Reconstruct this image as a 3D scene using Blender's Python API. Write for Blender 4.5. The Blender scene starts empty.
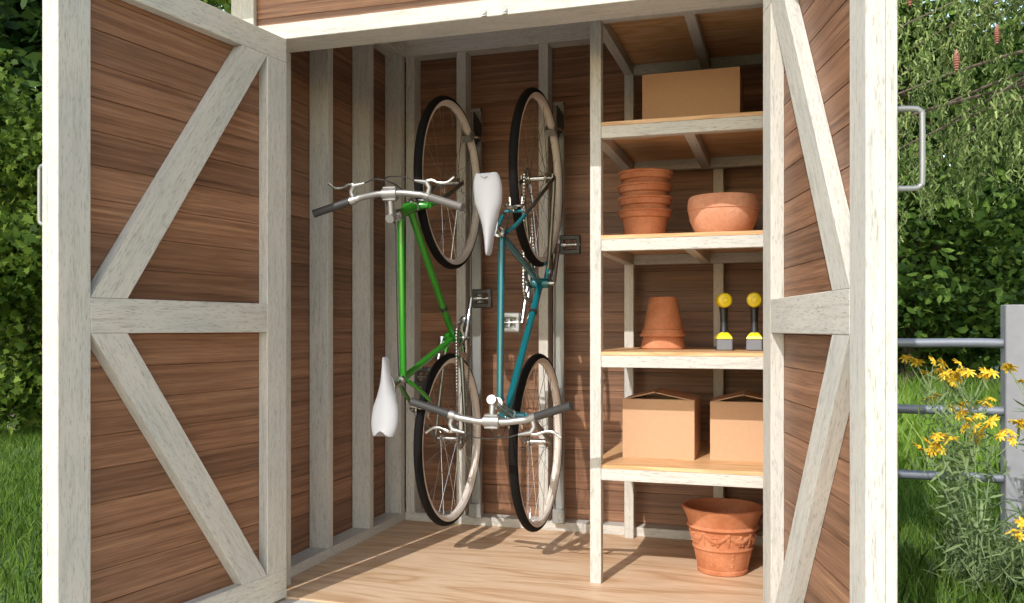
import bpy, bmesh, math, random
import numpy as np
from mathutils import Vector, Matrix
R = math.radians
SC = bpy.context.scene
COL = SC.collection
random.seed(7)

# ------------------------------------------------------------------ materials
def new_mat(name):
    m = bpy.data.materials.new(name); m.use_nodes = True
    nt = m.node_tree; b = nt.nodes['Principled BSDF']
    return m, nt, b

def nd(nt, t, **k):
    n = nt.nodes.new(t)
    for a, v in k.items():
        if a in n.inputs: n.inputs[a].default_value = v
        else: setattr(n, a, v)
    return n

def plain(name, col, rough=.5, metal=0., var=.0, bump=0., scale=40., coat=0.):
    m, nt, b = new_mat(name)
    b.inputs['Base Color'].default_value = (*col, 1)
    b.inputs['Roughness'].default_value = rough
    b.inputs['Metallic'].default_value = metal
    if coat: b.inputs['Coat Weight'].default_value = coat; b.inputs['Coat Roughness'].default_value = .08
    tc = nd(nt, 'ShaderNodeTexCoord')
    n = nd(nt, 'ShaderNodeTexNoise', Scale=scale, Detail=5.)
    nt.links.new(tc.outputs['Object'], n.inputs['Vector'])
    if var:
        mx = nd(nt, 'ShaderNodeMixRGB', blend_type='MIX')
        mx.inputs[1].default_value = (*[c*(1-var) for c in col], 1)
        mx.inputs[2].default_value = (*[min(1, c*(1+var)) for c in col], 1)
        nt.links.new(n.outputs['Fac'], mx.inputs[0]); nt.links.new(mx.outputs[0], b.inputs['Base Color'])
    if bump:
        bp = nd(nt, 'ShaderNodeBump', Strength=bump, Distance=.002)
        nt.links.new(n.outputs['Fac'], bp.inputs['Height']); nt.links.new(bp.outputs[0], b.inputs['Normal'])
    return m

def obj_coords(nt, scale, rnd=True):
    """object coordinates, shifted per object so no two boards repeat, then stretched"""
    tc = nd(nt, 'ShaderNodeTexCoord')
    out = tc.outputs['Object']
    if rnd:
        oi = nd(nt, 'ShaderNodeObjectInfo')
        mu = nd(nt, 'ShaderNodeVectorMath', operation='MULTIPLY'); mu.inputs[1].default_value = (37, 23, 11)
        nt.links.new(oi.outputs['Random'], mu.inputs[0])
        ad = nd(nt, 'ShaderNodeVectorMath', operation='ADD')
        nt.links.new(out, ad.inputs[0]); nt.links.new(mu.outputs[0], ad.inputs[1]); out = ad.outputs[0]
    mp = nd(nt, 'ShaderNodeMapping'); mp.inputs['Scale'].default_value = scale
    nt.links.new(out, mp.inputs['Vector'])
    return mp.outputs[0], out

def ramp(nt, src, stops):
    r = nd(nt, 'ShaderNodeValToRGB')
    e = r.color_ramp.elements
    while len(e) < len(stops): e.new(.5)
    for i, (p, c) in enumerate(stops):
        e[i].position = p; e[i].color = (*c, 1)
    nt.links.new(src, r.inputs['Fac']); return r.outputs['Color']

def mixc(nt, a, b, fac, mode='MIX'):
    m = nd(nt, 'ShaderNodeMixRGB', blend_type=mode)
    for i, s in ((0, fac), (1, a), (2, b)):
        if hasattr(s, 'is_linked'): nt.links.new(s, m.inputs[i])
        elif i == 0: m.inputs[0].default_value = s
        else: m.inputs[i].default_value = (*s, 1)
    return m.outputs[0]

def mat_whitewash(name='whitewashed_wood', base=(.535, .508, .462)):
    # grain runs along local X
    m, nt, b = new_mat(name)
    v1, _ = obj_coords(nt, (8, 90, 90)); v2, _ = obj_coords(nt, (40, 330, 330)); v3, _ = obj_coords(nt, (3, 9, 9))
    n1 = nd(nt, 'ShaderNodeTexNoise', Scale=1., Detail=6., Roughness=.6); nt.links.new(v1, n1.inputs['Vector'])
    n2 = nd(nt, 'ShaderNodeTexNoise', Scale=1., Detail=3., Roughness=.6); nt.links.new(v2, n2.inputs['Vector'])
    n3 = nd(nt, 'ShaderNodeTexNoise', Scale=1., Detail=3.); nt.links.new(v3, n3.inputs['Vector'])
    dark = tuple(c*.78 for c in base); lite = tuple(min(1, c*1.07) for c in base)
    c1 = ramp(nt, n1.outputs['Fac'], [(.28, dark), (.48, base), (.75, lite)])
    fl = ramp(nt, n2.outputs['Fac'], [(.55, (1, 1, 1)), (.66, (.68, .66, .63))])
    wv = ramp(nt, n3.outputs['Fac'], [(.3, (.90, .92, .94)), (.7, (1.05, 1.03, 1.0))])
    c = mixc(nt, c1, fl, 1., 'MULTIPLY'); c = mixc(nt, c, wv, 1., 'MULTIPLY')
    nt.links.new(c, b.inputs['Base Color']); b.inputs['Roughness'].default_value = .62
    bp = nd(nt, 'ShaderNodeBump', Strength=.35, Distance=.0015)
    nt.links.new(n1.outputs['Fac'], bp.inputs['Height']); nt.links.new(bp.outputs[0], b.inputs['Normal'])
    return m

PLK = .085
def mat_siding():
    # boards stacked along local Z, grain along local X
    m, nt, b = new_mat('stained_siding')
    tc = nd(nt, 'ShaderNodeTexCoord'); oi = nd(nt, 'ShaderNodeObjectInfo')
    sp = nd(nt, 'ShaderNodeSeparateXYZ'); nt.links.new(tc.outputs['Object'], sp.inputs[0])
    dv = nd(nt, 'ShaderNodeMath', operation='DIVIDE'); dv.inputs[1].default_value = PLK; nt.links.new(sp.outputs['Z'], dv.inputs[0])
    fl = nd(nt, 'ShaderNodeMath', operation='FLOOR'); nt.links.new(dv.outputs[0], fl.inputs[0])
    ad = nd(nt, 'ShaderNodeMath', operation='MULTIPLY_ADD'); ad.inputs[1].default_value = 91.
    nt.links.new(oi.outputs['Random'], ad.inputs[0]); nt.links.new(fl.outputs[0], ad.inputs[2])
    wn = nd(nt, 'ShaderNodeTexWhiteNoise', noise_dimensions='1D'); nt.links.new(ad.outputs[0], wn.inputs['W'])
    off = nd(nt, 'ShaderNodeVectorMath', operation='SCALE'); nt.links.new(wn.outputs['Color'], off.inputs[0]); off.inputs['Scale'].default_value = 20.
    av = nd(nt, 'ShaderNodeVectorMath', operation='ADD'); nt.links.new(tc.outputs['Object'], av.inputs[0]); nt.links.new(off.outputs[0], av.inputs[1])
    def ns(sc, det, ro=.55):
        mp = nd(nt, 'ShaderNodeMapping'); mp.inputs['Scale'].default_value = sc; nt.links.new(av.outputs[0], mp.inputs['Vector'])
        n = nd(nt, 'ShaderNodeTexNoise', Scale=1., Detail=det, Roughness=ro, Distortion=.3); nt.links.new(mp.outputs[0], n.inputs['Vector']); return n.outputs['Fac']
    a = ns((1.5, 24, 75), 6., .65); c2 = ns((9, 120, 330), 3.); c3 = ns((.8, 5, 9), 3.)
    col = ramp(nt, a, [(.27, (.080, .033, .016)), (.42, (.185, .084, .043)), (.60, (.275, .138, .076)), (.82, (.38, .215, .13))])
    f = ramp(nt, c2, [(.35, (.75, .75, .75)), (.6, (1.05, 1.05, 1.05))])
    g = ramp(nt, wn.outputs['Value'], [(0, (.78, .76, .74)), (1, (1.22, 1.2, 1.18))])
    h = ramp(nt, c3, [(.3, (.86, .84, .82)), (.7, (1.14, 1.14, 1.12))])
    col = mixc(nt, col, f, 1., 'MULTIPLY'); col = mixc(nt, col, g, 1., 'MULTIPLY'); col = mixc(nt, col, h, 1., 'MULTIPLY')
    nt.links.new(col, b.inputs['Base Color']); b.inputs['Roughness'].default_value = .5
    bp = nd(nt, 'ShaderNodeBump', Strength=.3, Distance=.0015); nt.links.new(c2, bp.inputs['Height']); nt.links.new(bp.outputs[0], b.inputs['Normal'])
    return m

def mat_plywood(name, cols, sc=(1.3, 8, 8), rough=.5):
    m, nt, b = new_mat(name)
    v, _ = obj_coords(nt, sc); v2, _ = obj_coords(nt, (10, 160, 160))
    n = nd(nt, 'ShaderNodeTexNoise', Scale=1., Detail=2., Distortion=1.4); nt.links.new(v, n.inputs['Vector'])
    mu = nd(nt, 'ShaderNodeMath', operation='MULTIPLY'); mu.inputs[1].default_value = 9.; nt.links.new(n.outputs['Fac'], mu.inputs[0])
    fr = nd(nt, 'ShaderNodeMath', operation='PINGPONG'); fr.inputs[1].default_value = 1.; nt.links.new(mu.outputs[0], fr.inputs[0])
    n2 = nd(nt, 'ShaderNodeTexNoise', Scale=1., Detail=3.); nt.links.new(v2, n2.inputs['Vector'])
    c = ramp(nt, fr.outputs[0], [(0, cols[0]), (.35, cols[1]), (1, cols[2])])
    g = ramp(nt, n2.outputs['Fac'], [(.35, (.88, .86, .84)), (.6, (1.04, 1.04, 1.04))])
    c = mixc(nt, c, g, 1., 'MULTIPLY')
    nt.links.new(c, b.inputs['Base Color']); b.inputs['Roughness'].default_value = rough
    return m

def mat_terracotta(name='terracotta', a=(.42, .135, .050), c=(.60, .25, .125)):
    m, nt, b = new_mat(name)
    v, _ = obj_coords(nt, (9, 9, 9)); v2, _ = obj_coords(nt, (90, 90, 90))
    n = nd(nt, 'ShaderNodeTexNoise', Scale=1., Detail=5.); nt.links.new(v, n.inputs['Vector'])
    n2 = nd(nt, 'ShaderNodeTexNoise', Scale=1., Detail=4.); nt.links.new(v2, n2.inputs['Vector'])
    col = ramp(nt, n.outputs['Fac'], [(.3, a), (.7, c)])
    g = ramp(nt, n2.outputs['Fac'], [(.35, (.9, .88, .86)), (.6, (1.03, 1.03, 1.03))])
    col = mixc(nt, col, g, 1., 'MULTIPLY')
    nt.links.new(col, b.inputs['Base Color']); b.inputs['Roughness'].default_value = .75
    bp = nd(nt, 'ShaderNodeBump', Strength=.25, Distance=.002); nt.links.new(n2.outputs['Fac'], bp.inputs['Height']); nt.links.new(bp.outputs[0], b.inputs['Normal'])
    return m

def mat_leaf(name, cols, trans=.35, rough=.5):
    m, nt, b = new_mat(name)
    g = nd(nt, 'ShaderNodeNewGeometry')
    c = ramp(nt, g.outputs['Random Per Island'], [(i/(len(cols)-1), q) for i, q in enumerate(cols)])
    nt.links.new(c, b.inputs['Base Color']); b.inputs['Roughness'].default_value = rough; b.inputs['Specular IOR Level'].default_value = .12
    tr = nd(nt, 'ShaderNodeBsdfTranslucent'); nt.links.new(c, tr.inputs['Color'])
    mx = nd(nt, 'ShaderNodeMixShader'); mx.inputs[0].default_value = trans
    nt.links.new(b.outputs[0], mx.inputs[1]); nt.links.new(tr.outputs[0], mx.inputs[2])
    nt.links.new(mx.outputs[0], nt.nodes['Material Output'].inputs['Surface'])
    return m

WW = mat_whitewash()
SID = mat_siding()
FLR = mat_plywood('floor_plywood', [(.50, .31, .175), (.62, .42, .26), (.68, .49, .33)], (.8, 4.5, 4.5))
PLY = mat_plywood('shelf_plywood', [(.54, .28, .115), (.64, .37, .17), (.70, .44, .23)], (1.4, 9, 9))
TER = mat_terracotta()
TER2 = mat_terracotta('pale_terracotta', (.50, .20, .105), (.68, .34, .21))
CARD = plain('cardboard', (.52, .31, .18), .8, var=.08, scale=60)
CARD_IN = plain('cardboard_inside', (.40, .22, .11), .85, var=.06)
TAPE = plain('cardboard_edge', (.60, .36, .20), .7)
STEEL = plain('polished_steel', (.50, .50, .48), .25, 1.)
ALU = plain('brushed_aluminium', (.38, .37, .36), .42, .8)
GALV = plain('galvanised_steel', (.30, .30, .29), .45, .6, var=.12, scale=25)
DARKM = plain('dark_metal', (.05, .047, .043), .4, .6)
RUBBER = plain('black_rubber', (.006, .005, .0045), .85, bump=.5, scale=300); RUBBER.node_tree.nodes['Principled BSDF'].inputs['Specular IOR Level'].default_value = .2
CHROME = plain('dark_chrome', (.20, .20, .17), .3, .9)
GREEN = plain('green_enamel', (.022, .23, .012), .22, .15, coat=.6)
TEAL = plain('teal_enamel', (.004, .125, .15), .24, .15, coat=.6)
SADM = plain('white_leather', (.37, .365, .38), .38, var=.02, scale=15)
GRIPM = plain('grey_grip', (.035, .033, .032), .55, bump=.5, scale=200)
GRIPL = plain('light_grey_grip', (.16, .15, .14), .45, .2, bump=.5, scale=200)
CREAM = plain('cream_rim', (.70, .62, .55), .4)
YEL = plain('yellow_plastic', (.80, .62, .015), .35)
BLK = plain('black_plastic', (.02, .02, .02), .45)
GRYP = plain('grey_plastic', (.17, .18, .20), .5)
FENCE = plain('painted_pipe', (.20, .215, .25), .45, .2, var=.15, scale=12)
CONC = plain('weathered_post', (.27, .265, .28), .8, var=.15, bump=.5, scale=22)

# ------------------------------------------------------------------ mesh helpers
def link(name, me, mat=None, parent=None):
    o = bpy.data.objects.new(name, me); COL.objects.link(o)
    if mat: me.materials.append(mat)
    if parent: o.parent = parent
    return o

def finish(name, bm, mat, parent=None, smooth=False):
    me = bpy.data.meshes.new(name)
    bmesh.ops.recalc_face_normals(bm, faces=bm.faces)
    bm.to_mesh(me); bm.free()
    if smooth:
        me.polygons.foreach_set('use_smooth', [True]*len(me.polygons))
        try: me.set_sharp_from_angle(angle=R(38))
        except Exception: pass
    return link(name, me, mat, parent)

def tag(o, label=None, cat=None, group=None, kind=None):
    for k, v in (('label', label), ('category', cat), ('group', group), ('kind', kind)):
        if v: o[k] = v
    return o

def empty(name, loc=(0, 0, 0), rz=0., mat=None):
    o = bpy.data.objects.new(name, None); COL.objects.link(o); o.empty_display_size = .05
    if mat is not None: o.matrix_world = mat
    else: o.location = loc; o.rotation_euler = (0, 0, rz)
    return o

def bm_box(bm, a, b, bev=0.):
    a = Vector(a); b = Vector(b)
    r = bmesh.ops.create_cube(bm, size=1.)
    vs = r['verts']
    bmesh.ops.scale(bm, vec=b-a, verts=vs); bmesh.ops.translate(bm, vec=(a+b)/2, verts=vs)
    if bev:
        es = list({e for v in vs for e in v.link_edges})
        bmesh.ops.bevel(bm, geom=es, offset=bev, segments=1, affect='EDGES', profile=.5)

def board(name, a, b, mat=None, parent=None, bev=.0018):
    """timber between two corners; its mesh is laid along local X so the grain follows its length"""
    a = Vector(a); b = Vector(b); lo = Vector(map(min, a, b)); hi = Vector(map(max, a, b))
    d = hi-lo; c = (lo+hi)/2; ax = max(range(3), key=lambda i: d[i])
    bm = bmesh.new()
    if ax == 0: dd = (d.x, d.y, d.z); rot = (0, 0, 0)
    elif ax == 1: dd = (d.y, d.x, d.z); rot = (0, 0, R(90))
    else: dd = (d.z, d.y, d.x); rot = (0, R(90), 0)
    h = Vector(dd)/2
    bm_box(bm, -h, h, bev)
    o = finish(name, bm, mat or WW, parent)
    o.location = c; o.rotation_euler = rot
    return o

def extrude_poly(bm, pts, y0, y1):
    """pts are (x, z); extruded along y"""
    f = [bm.verts.new((p[0], y0, p[1])) for p in pts]; g = [bm.verts.new((p[0], y1, p[1])) for p in pts]
    n = len(pts)
    bm.faces.new(f); bm.faces.new(g[::-1])
    for i in range(n): bm.faces.new((f[i], g[i], g[(i+1) % n], f[(i+1) % n]))

def tube(bm, pts, r, seg=10, caps=True, flat=1.):
    pts = [Vector(p) for p in pts]; n = len(pts)
    rs = r if isinstance(r, (list, tuple)) else [r]*n
    tang = []
    for i in range(n):
        t = (pts[min(i+1, n-1)]-pts[max(i-1, 0)]).normalized(); tang.append(t)
    up = Vector((0, 0, 1)) if abs(tang[0].z) < .9 else Vector((1, 0, 0))
    u = tang[0].cross(up).normalized(); rings = []
    for i in range(n):
        u = (u-tang[i]*u.dot(tang[i])).normalized(); v = tang[i].cross(u)
        rings.append([bm.verts.new(pts[i]+(u*math.cos(2*math.pi*k/seg)+v*math.sin(2*math.pi*k/seg)*flat)*rs[i]) for k in range(seg)])
    for i in range(n-1):
        for k in range(seg):
            bm.faces.new((rings[i][k], rings[i][(k+1) % seg], rings[i+1][(k+1) % seg], rings[i+1][k]))
    if caps: bm.faces.new(rings[0][::-1]); bm.faces.new(rings[-1])

def curve_pts(pts, n=8):
    """Catmull-Rom through control points"""
    P = [Vector(p) for p in pts]; P = [P[0]*2-P[1]]+P+[P[-1]*2-P[-2]]; out = []
    for i in range(1, len(P)-2):
        for k in range(n):
            t = k/n; a, b, c, d = P[i-1:i+3]
            out.append(.5*((2*b)+(c-a)*t+(2*a-5*b+4*c-d)*t*t+(3*b-a-3*c+d)*t**3))
    out.append(P[-2]); return out

def lathe(bm, prof, seg=48, axis='z', c=(0, 0, 0), close=False):
    """prof: (radius, height); revolved about the axis"""
    c = Vector(c); rings = []
    for r, h in prof:
        ring = []
        for k in range(seg):
            a = 2*math.pi*k/seg; x = r*math.cos(a); y = r*math.sin(a)
            p = {'z': (x, y, h), 'y': (x, h, y), 'x': (h, x, y)}[axis]
            ring.append(bm.verts.new(c+Vector(p)))
        rings.append(ring)
    n = len(rings)
    for i in range(n if close else n-1):
        a = rings[i]; b = rings[(i+1) % n]
        for k in range(seg): bm.faces.new((a[k], a[(k+1) % seg], b[(k+1) % seg], b[k]))
    if not close:
        if prof[0][0] > 1e-6: bm.faces.new(rings[0][::-1])
        if prof[-1][0] > 1e-6: bm.faces.new(rings[-1])
    bmesh.ops.remove_doubles(bm, verts=[v for r in rings for v in r], dist=1e-6)

def blob(bm, c, s, rot=None, u=8, v=6):
    r = bmesh.ops.create_uvsphere(bm, u_segments=u, v_segments=v, radius=1.)
    M = Matrix.Translation(c) @ (rot.to_4x4() if rot is not None else Matrix()) @ Matrix.Diagonal((*s, 1))
    bmesh.ops.transform(bm, matrix=M, verts=r['verts'])

def siding(name, w, z0, z1, parent=None, th=.016):
    """grooved boards: local X 0..w, local Z z0..z1, visible face at local Y=0, thickness towards +Y; both faces grooved"""
    bm = bmesh.new(); g = .0022
    k = math.ceil((z0+1e-6)/PLK)
    prof = [(0, z0)]
    while k*PLK < z1-.004:
        z = k*PLK
        if z > z0+.004: prof += [(0, z-g), (.0028, z-.0005), (.0028, z+.0005), (0, z+g*.35)]
        k += 1
    prof.append((0, z1))
    back = [(th-y, z) for y, z in prof][::-1]
    loop = prof+back
    A = [bm.verts.new((0, y, z)) for y, z in loop]; B = [bm.verts.new((w, y, z)) for y, z in loop]
    n = len(loop)
    for i in range(n): bm.faces.new((A[i], A[(i+1) % n], B[(i+1) % n], B[i]))
    m = len(prof)
    for S in (A, B):
        for i in range(m-1): bm.faces.new((S[i], S[i+1], S[n-2-i], S[n-1-i]))
    return finish(name, bm, SID, parent)

# ------------------------------------------------------------------ the shed (front plane y=0, floor z=0)
XL, XR, YB, ZT = -1.632, .032, 1.15, 2.085       # inner faces of the plates
GZ = -.15
fl = bmesh.new(); bm_box(fl, (XL-.09, 0, -.02), (XR+.09, YB+.09, 0))
floor = tag(finish('floor', fl, FLR), kind='structure')
sill = board('trim_1', (XL-.12, -.055, -.15), (XR+.12, -.001, -.005)); tag(sill, kind='structure')
# back wall
wb = siding('wall_back', XR-XL+.17, GZ+.02, 2.3); wb.location = (XL-.085, YB+.08, 0); tag(wb, kind='structure')
inv = Vector(wb.location)
def kid(o, par):
    o.parent = par; o.matrix_parent_inverse = par.matrix_basis.inverted(); return o
kid(board('bottom_plate', (XL, YB, 0), (XR, YB+.078, .038)), wb)
kid(board('top_plate', (XL, YB, ZT), (XR, YB+.078, ZT+.09)), wb)
for a, b in ((-1.632, -1.590), (-1.388, -1.345), (-1.011, -.969), (-.277, -.237), (-.01, .03)):
    kid(board('stud', (a, YB+.004, .038), (b, YB+.078, ZT)), wb)
# left wall: boards face +x
wl = siding('wall_left', YB+.07, GZ+.02, 2.3); wl.rotation_euler = (0, 0, R(90)); wl.location = (XL-.083, .01, 0); tag(wl, kind='structure')
bpy.context.view_layer.update()
kid(board('bottom_plate', (XL-.081, .122, 0), (XL, YB+.078, .038)), wl)
kid(board('top_plate', (XL-.081, .122, ZT), (XL, YB+.078, ZT+.09)), wl)
for y in (.452, .796, 1.108): kid(board('stud', (XL-.081, y, .038), (XL-.002, y+.040, ZT)), wl)
# right wall (behind the open door)
wr = siding('wall_right', YB+.07, GZ+.02, 2.3); wr.rotation_euler = (0, 0, R(-90)); wr.location = (XR+.083, YB+.08, 0); tag(wr, kind='structure')
bpy.context.view_layer.update()
kid(board('bottom_plate', (XR, .122, 0), (XR+.081, YB+.078, .038)), wr)
kid(board('top_plate', (XR, .122, ZT), (XR+.081, YB+.078, ZT+.09)), wr)
for y in (.452, .796, 1.108): kid(board('stud', (XR+.002, y, .038), (XR+.081, y+.04, ZT)), wr)
# front wall: header, jambs, boards above
wf = siding('wall_front', XR-XL+.17, 1.8425, 2.29); wf.location = (XL-.085, .004, 0); tag(wf, kind='structure')
bpy.context.view_layer.update()
hd = kid(board('header', (XL-.118, -.012, 1.791), (XR+.118, .118, 1.842)), wf)
for s, a, b in ((0, XL-.083, -1.5885), (1, 0.0, XR+.083)):
    kid(board('jamb', (a, 0, .001), (b, .12, 1.790)), wf)
for a, b in ((XL-.097, XL-.012), (XR+.012, XR+.097)):
    kid(board('corner_trim', (a, -.016, 1.8425), (b, .003, 2.28)), wf)
for a, b in ((XL-.105, XL-.018-.045), (XR+.063, XR+.105)):
    kid(board('corner_trim', (a, -.016, GZ+.02), (b, -.001, 1.79)), wf)
for u in (-.855, -.790):
    bm = bmesh.new()
    bm_box(bm, (-.007, -.004, -.006), (.007, 0, .012), .001); tube(bm, [(0, -.004, .004), (0, -.009, .004)], .0045, 8); bm_box(bm, (-.0065, -.008, -.006), (.0065, -.003, -.002), .0005)
    k = finish('door_catch', bm, GALV); k.location = (u, -.0125, 1.797); kid(k, wf)
# ceiling / roof: slopes down to the back, overhangs the front
bm = bmesh.new()
A = [(-.35, 2.15), (.60, 2.60), (1.42, 2.215), (1.42, 2.245), (.60, 2.63), (-.35, 2.18)]
f = [bm.verts.new((XL-.2, y, z)) for y, z in A]; g = [bm.verts.new((XR+.2, y, z)) for y, z in A]
for q in ((0, 1, 4, 5), (1, 2, 3, 4)): bm.faces.new([f[i] for i in q]); bm.faces.new([g[i] for i in q][::-1])
for i in range(6): bm.faces.new((f[i], g[i], g[(i+1) % 6], f[(i+1) % 6]))
tag(finish('ceiling', bm, PLY), kind='structure')

# ------------------------------------------------------------------ doors
def door(name, hinge, ang, s):
    """local X from hinge to free edge along the inner face, depth towards s*Y"""
    L, ST, T = .820, .091, .035
    root = empty(name, (*hinge, 0)); root.rotation_euler = (0, 0, ang); tag(root, kind='structure')
    def bd(n, x0, x1, z0, z1, y0=0., y1=T): return board(n, (x0, s*y0, z0), (x1, s*y1, z1), WW, root)
    Z0, Z1, M0, M1, TB = .004, 1.789, .852, .940, 1.713
    for a, b in ((0, ST), (L-ST, L)): bd('stile', a, b, Z0+ST, TB)
    bd('rail', 0, L, Z0, Z0+ST); bd('rail', 0, L, TB, Z1); bd('rail', ST, L-ST, M0, M1)
    # braces cut to fit between stiles and rails
    c_ = .109
    for z0, z1 in ((M1, TB), (M0, Z0+ST)):
        a_, b_ = L-ST-.0005, ST+.0005
        pts = [(a_, z0), (a_-c_, z0), (b_, z1), (b_+c_, z1)]
        pts = [(x, z+(.0005 if z1 > z0 else -.0005)*(1 if z == z0 else -1)) for x, z in pts]
        th = math.atan2(z1-z0, b_-(a_-c_)); c, sn = math.cos(th), math.sin(th)
        loc = [(x*c+z*sn, -x*sn+z*c) for x, z in pts]
        bm = bmesh.new(); extrude_poly(bm, loc, s*.0006, s*(T-.001))
        o = finish('brace', bm, WW, root); o.rotation_euler = (0, -th, 0)
    p = siding('panel', L-2*ST+.02, Z0+ST-.01, TB+.01, root, .012)
    p.location = (ST-.01, s*T if s > 0 else -T-.012, 0)
    y0, y1 = T+.0004, T+.0205
    for a, b in ((0, ST-.0105), (L-ST+.0105, L)): bd('outer_stile', a, b, Z0+ST, TB, y0, y1)
    bd('outer_rail', 0, L, Z0, Z0+ST-.0105, y0, y1); bd('outer_rail', 0, L, TB+.0105, Z1, y0, y1)
    bm = bmesh.new()
    zz0, zz1, out = 1.118, 1.262, s*(y1+.056); xx = L-.036
    pts = curve_pts([(xx, s*y1, zz0), (xx, out-s*.014, zz0), (xx, out-s*.003, zz0+.005), (xx, out, zz0+.018), (xx, out, zz1-.018), (xx, out-s*.003, zz1-.005), (xx, out-s*.014, zz1), (xx, s*y1, zz1)], 4)
    tube(bm, pts, .0052, 10)
    for z in (zz0, zz1): lathe(bm, [(.013, s*y1-s*.0002), (.013, s*(y1+.004)), (.009, s*(y1+.005))], 16, 'y', (xx, 0, z))
    h = finish('handle', bm, GALV, root, True)
    return root
AL, AR = R(8.), R(13.7)
d1 = door('door_1', (-1.523, -.014), math.atan2(-math.cos(AL), -math.sin(AL)), -1)
d2 = door('door_2', (-.057, -.014), math.atan2(-math.cos(AR), math.sin(AR)), 1)
for dd, s in ((d1, -1), (d2, 1)):     # hinges on the edge nearest the jamb
    for z in (.22, .90, 1.60):
        bm = bmesh.new(); tube(bm, [(-.004, s*.055, z-.035), (-.004, s*.055, z+.035)], .0045, 10)
        finish('hinge', bm, DARKM, dd, True)

# ------------------------------------------------------------------ shelving unit
SHX0, SHX1, SY0, SY1 = -.632, .026, .44, YB
sh = empty('shelving_unit', (SHX0, SY0, 0)); bpy.context.view_layer.update()
tag(sh, 'open whitewashed timber shelving unit with plywood boards on the right of the shed', 'shelves')
def sb(n, a, b, mat=None, bev=.0015): return kid(board(n, a, b, mat, None, bev), sh)
for y in (SY0, SY1-.042):
    for x in (SHX0, SHX1-.038): sb('post', (x, y, .0), (x+.038, y+.038, 1.946))
for i, zb in enumerate((.3505, .732, 1.125, 1.507, 1.905)):
    zt = zb+.0405; x0, x1 = SHX0+.0385, SHX1-.0385
    sb('front_beam', (x0, SY0+.001, zb), (x1, SY0+.037, zt))
    sb('back_beam', (x0, SY1-.041, zb), (x1, SY1-.005, zt))
    for x in (SHX0+.001, -.322, SHX1-.037): sb('cross_support', (x, SY0+.0385, zb), (x+.036, SY1-.0425, zt))
    bm = bmesh.new()
    q = [(SHX0+.0385, SY0), (SHX1-.0385, SY0), (SHX1-.0385, SY0+.0385), (SHX1, SY0+.0385), (SHX1, SY1-.0425), (SHX1-.0385, SY1-.0425), (SHX1-.0385, SY1-.004), (SHX0+.0385, SY1-.004), (SHX0+.0385, SY1-.0425), (SHX0, SY1-.0425), (SHX0, SY0+.0385), (SHX0+.0385, SY0+.0385)]
    lo = [bm.verts.new((x, y, zt+.0003)) for x, y in q]; hi = [bm.verts.new((x, y, zt+.0125)) for x, y in q]
    bm.faces.new(lo[::-1]); bm.faces.new(hi)
    for k in range(len(q)): bm.faces.new((lo[k], lo[(k+1) % 12], hi[(k+1) % 12], hi[k]))
    o = finish('shelf_board', bm, PLY); kid(o, sh)
S4, S3, S2, S1 = [z+.0531 for z in (.3505, .732, 1.125, 1.507)]

# ------------------------------------------------------------------ cardboard boxes
def carton(name, loc, w, d, h, flaps, rz=0., tape=False):
    root = empty(name, loc, rz)
    bm = bmesh.new(); t = .003
    for a, b in (((-w/2, 0, 0), (w/2, t, h)), ((-w/2, d-t, 0), (w/2, d, h)), ((-w/2, t, 0), (-w/2+t, d-t, h)), ((w/2-t, t, 0), (w/2, d-t, h)), ((-w/2+t, t, 0), (w/2-t, d-t, t))):
        bm_box(bm, a, b)
    bmesh.ops.remove_doubles(bm, verts=bm.verts, dist=1e-5)
    finish('carton_body', bm, CARD, root)
    def flap(p0, p1, q1, q0):   # thin quad with thickness
        bm = bmesh.new(); P = [Vector(p) for p in (p0, p1, q1, q0)]
        n = (P[1]-P[0]).cross(P[3]-P[0]).normalized()*.003
        a = [bm.verts.new(p) for p in P]; b = [bm.verts.new(p+n) for p in P]
        bm.faces.new(a[::-1]); bm.faces.new(b)
        for i in range(4): bm.faces.new((a[i], a[(i+1) % 4], b[(i+1) % 4], b[i]))
        return finish('flap', bm, CARD, root)
    if flaps:
        e = .0015
        # long side flaps lean together in a low ridge; end flaps sag inside
        flap((-w/2, 0, h), (-w/2, d, h), (-.012, d-.004, h+flaps), (-.012, .006, h+flaps))
        flap((w/2, d, h), (w/2, 0, h), (.0-.008, .010, h+flaps*.9), (-.008, d-.008, h+flaps*.9))
        flap((-w/2+.008, .004, h-.001), (w/2-.008, .004, h-.001), (w/2-.02, d*.42, h-.03), (-w/2+.02, d*.42, h-.03))
    else:
        flap((-w/2, 0, h), (w/2, 0, h), (w/2, d/2-.001, h+.001), (-w/2, d/2-.001, h+.001))
        flap((w/2, d, h), (-w/2, d, h), (-w/2, d/2+.001, h+.001), (w/2, d/2+.001, h+.001))
        bm = bmesh.new(); bm_box(bm, (-w/2, d/2-.025, h+.0042), (w/2, d/2+.025, h+.0046)); finish('tape', bm, TAPE, root)
    return root
tag(carton('cardboard_box', (-.320, .67, S1), .340, .26, .212, 0), 'closed brown cardboard box alone on the top shelf', 'box')
tag(carton('cardboard_box', (-.428, .630, S4), .252, .235, .208, .028), 'open-flapped cardboard box on the lowest shelf beside the timber post, left one', 'box', 'open cardboard boxes')
tag(carton('cardboard_box', (-.124, .665, S4), .254, .235, .203, .028), 'open-flapped cardboard box on the lowest shelf, right one above the big garland pot', 'box', 'open cardboard boxes')

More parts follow.
